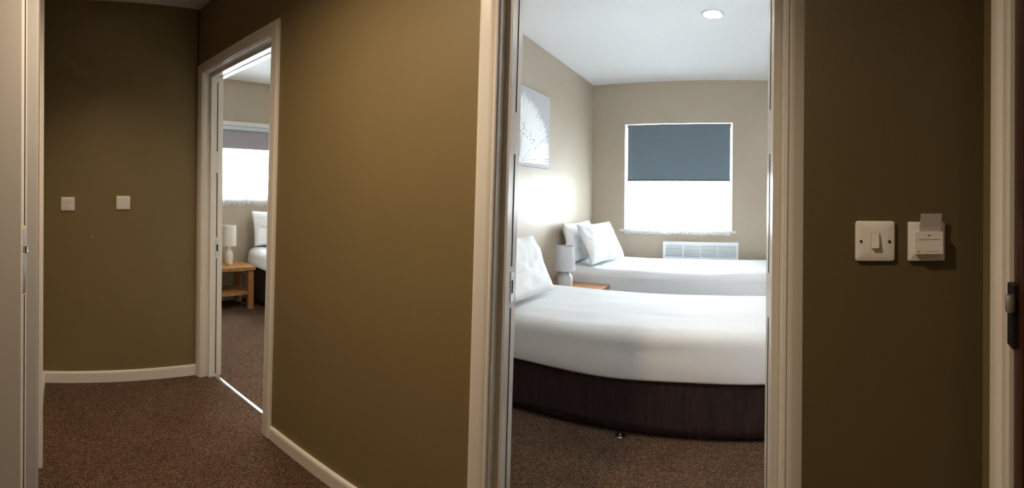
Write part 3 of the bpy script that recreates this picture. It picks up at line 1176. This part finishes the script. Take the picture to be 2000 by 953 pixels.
bm.transform(Matrix.Translation(NP(0.1273, -0.0282, 1.1318)) @ R3)
obj('lettering', bm, 'ink', pk)['kind'] = 'stuff'

bm = B()
vs = []
for (u, z, v) in ((0.1035, 1.112, 0.0180), (0.1510, 1.112, 0.0180), (0.1565, 1.189, 0.0195), (0.1100, 1.189, 0.0195)):
    vs.append((u, z, v))
a = [bm.verts.new(NP(u, -v, z)) for u, z, v in vs]
b = [bm.verts.new(NP(u, -v - 0.0009, z)) for u, z, v in vs]
bm.faces.new(a); bm.faces.new(b[::-1])
for i in range(4):
    bm.faces.new((a[i], b[i], b[(i + 1) % 4], a[(i + 1) % 4]))
tag(obj('key_card', bm, 'card_grey'), 'grey card standing in the key card switch', 'card')

for nm, u0, z0, lab, kind in (('wall_socket_plate', -0.032, 1.105, 'left of the two small white wall plates on the corridor end wall', 0),
                              ('wall_socket_plate', 0.326, 1.114, 'right of the two small white wall plates on the corridor end wall', 1)):
    t = thing(nm, lab, 'plate', BP(u0 + 0.045, 0, z0), 0, 'small white plates on the end wall')
    bm = B(); plate(bm, BP, u0, u0 + 0.090, z0, z0 + 0.088, 0.009)
    auto_smooth(obj('plate', bm, 'white_plastic', t), 30)
    bm = B(); box(bm, u0 + 0.032, u0 + 0.058, -0.0108, -0.009, z0 + 0.028, z0 + 0.060, T=BP, bev=0.0008)
    md = obj('socket_module', bm, 'white_plastic', t)
    bm = B()
    if kind == 0:
        box(bm, u0 + 0.037, u0 + 0.053, -0.0112, -0.0106, z0 + 0.050, z0 + 0.055, T=BP)
    else:
        box(bm, u0 + 0.036, u0 + 0.054, -0.0112, -0.0106, z0 + 0.034, z0 + 0.0355, T=BP)
    obj('socket_slot', bm, 'grey_frame', md)
    for u in (u0 + 0.013, u0 + 0.077):
        bm = B(); disc(bm, BP, u, z0 + 0.044, 0.003, 0.0085, 0.0104)
        tag(obj('screw', bm, 'grey_metal', t), 'small grey screw head')

bm = B(); disc(bm, BP, 0.170, 0.938, 0.006, 0.0004, 0.006)
tag(obj('wall_plug', bm, 'card_grey'), 'tiny pale wall plug below the two end wall plates', 'plug')


# ------------------------------------------------------------------ ceiling downlights
def downlight(label, x, y, power, col, lens, cone, blend, group, size=0.07):
    CEIL = CEIL_C if 'corridor' in group else globals()['CEIL']
    t = thing('ceiling_downlight', label, 'light', (x, y, CEIL), 0, group)
    bm = B()
    lathe(bm, [(0.062, -0.001), (0.062, -0.005), (0.070, -0.008), (0.080, -0.007), (0.085, -0.0004), (0.062, -0.001)], c=(x, y, CEIL), n=40, cap0=False, cap1=False)
    bmesh.ops.remove_doubles(bm, verts=bm.verts, dist=1e-6)
    auto_smooth(obj('trim_ring', bm, 'white_metal', t), 50)
    bm = B(); lathe(bm, [(0.0615, -0.0004), (0.0615, -0.004)], c=(x, y, CEIL), n=32)
    obj('lens', bm, lens, t)
    l = bpy.data.lights.new('downlight', 'SPOT')
    l.energy = power
    l.color = col
    l.spot_size = math.radians(cone)
    l.spot_blend = blend
    l.shadow_soft_size = size
    o = bpy.data.objects.new('downlight', l)
    C.objects.link(o)
    o.location = (x, y, CEIL - 0.03)
    return t


GB, GC = 'recessed downlights in the bedroom ceilings', 'recessed downlights in the corridor ceiling'
COOL, WARM = (1.0, 0.98, 0.96), (1.0, 0.77, 0.53)
downlight('lit round downlight recessed in the ceiling above the right bedroom beds', -0.185, 3.034, BEDROOM_W, COOL, 'lens_cool', 150, 0.8, GB)
downlight('round ceiling downlight of the right bedroom nearest its doorway', -0.185, 1.85, BEDROOM_W, COOL, 'lens_cool', 150, 0.8, GB)
downlight('round ceiling downlight of the left bedroom nearest its inner wall', -2.45, 2.3, BEDROOM_W * 1.7, COOL, 'lens_cool', 150, 0.8, GB)
downlight('added unseen downlight of the left bedroom farthest from its door', -3.1, 3.2, BEDROOM_W * 1.7, COOL, 'lens_cool', 150, 0.8, GB)  # extra fixture out of view, added to lift the dim left bedroom
downlight('round warm ceiling downlight nearest the end wall of the corridor', -2.20, 0.30, CORRIDOR_W * 0.095, WARM, 'lens_warm', 90, 0.75, GC)
downlight('round warm ceiling downlight in the middle of the corridor', -0.95, 0.30, CORRIDOR_W, WARM, 'lens_warm', 156, 1.0, GC)
downlight('added unseen warm downlight over the lobby behind the camera', 0.35, -0.95, CORRIDOR_W * 0.13, WARM, 'lens_warm', 150, 1.0, GC)  # unseen fixture added to brighten the ajar door leaf and the nib
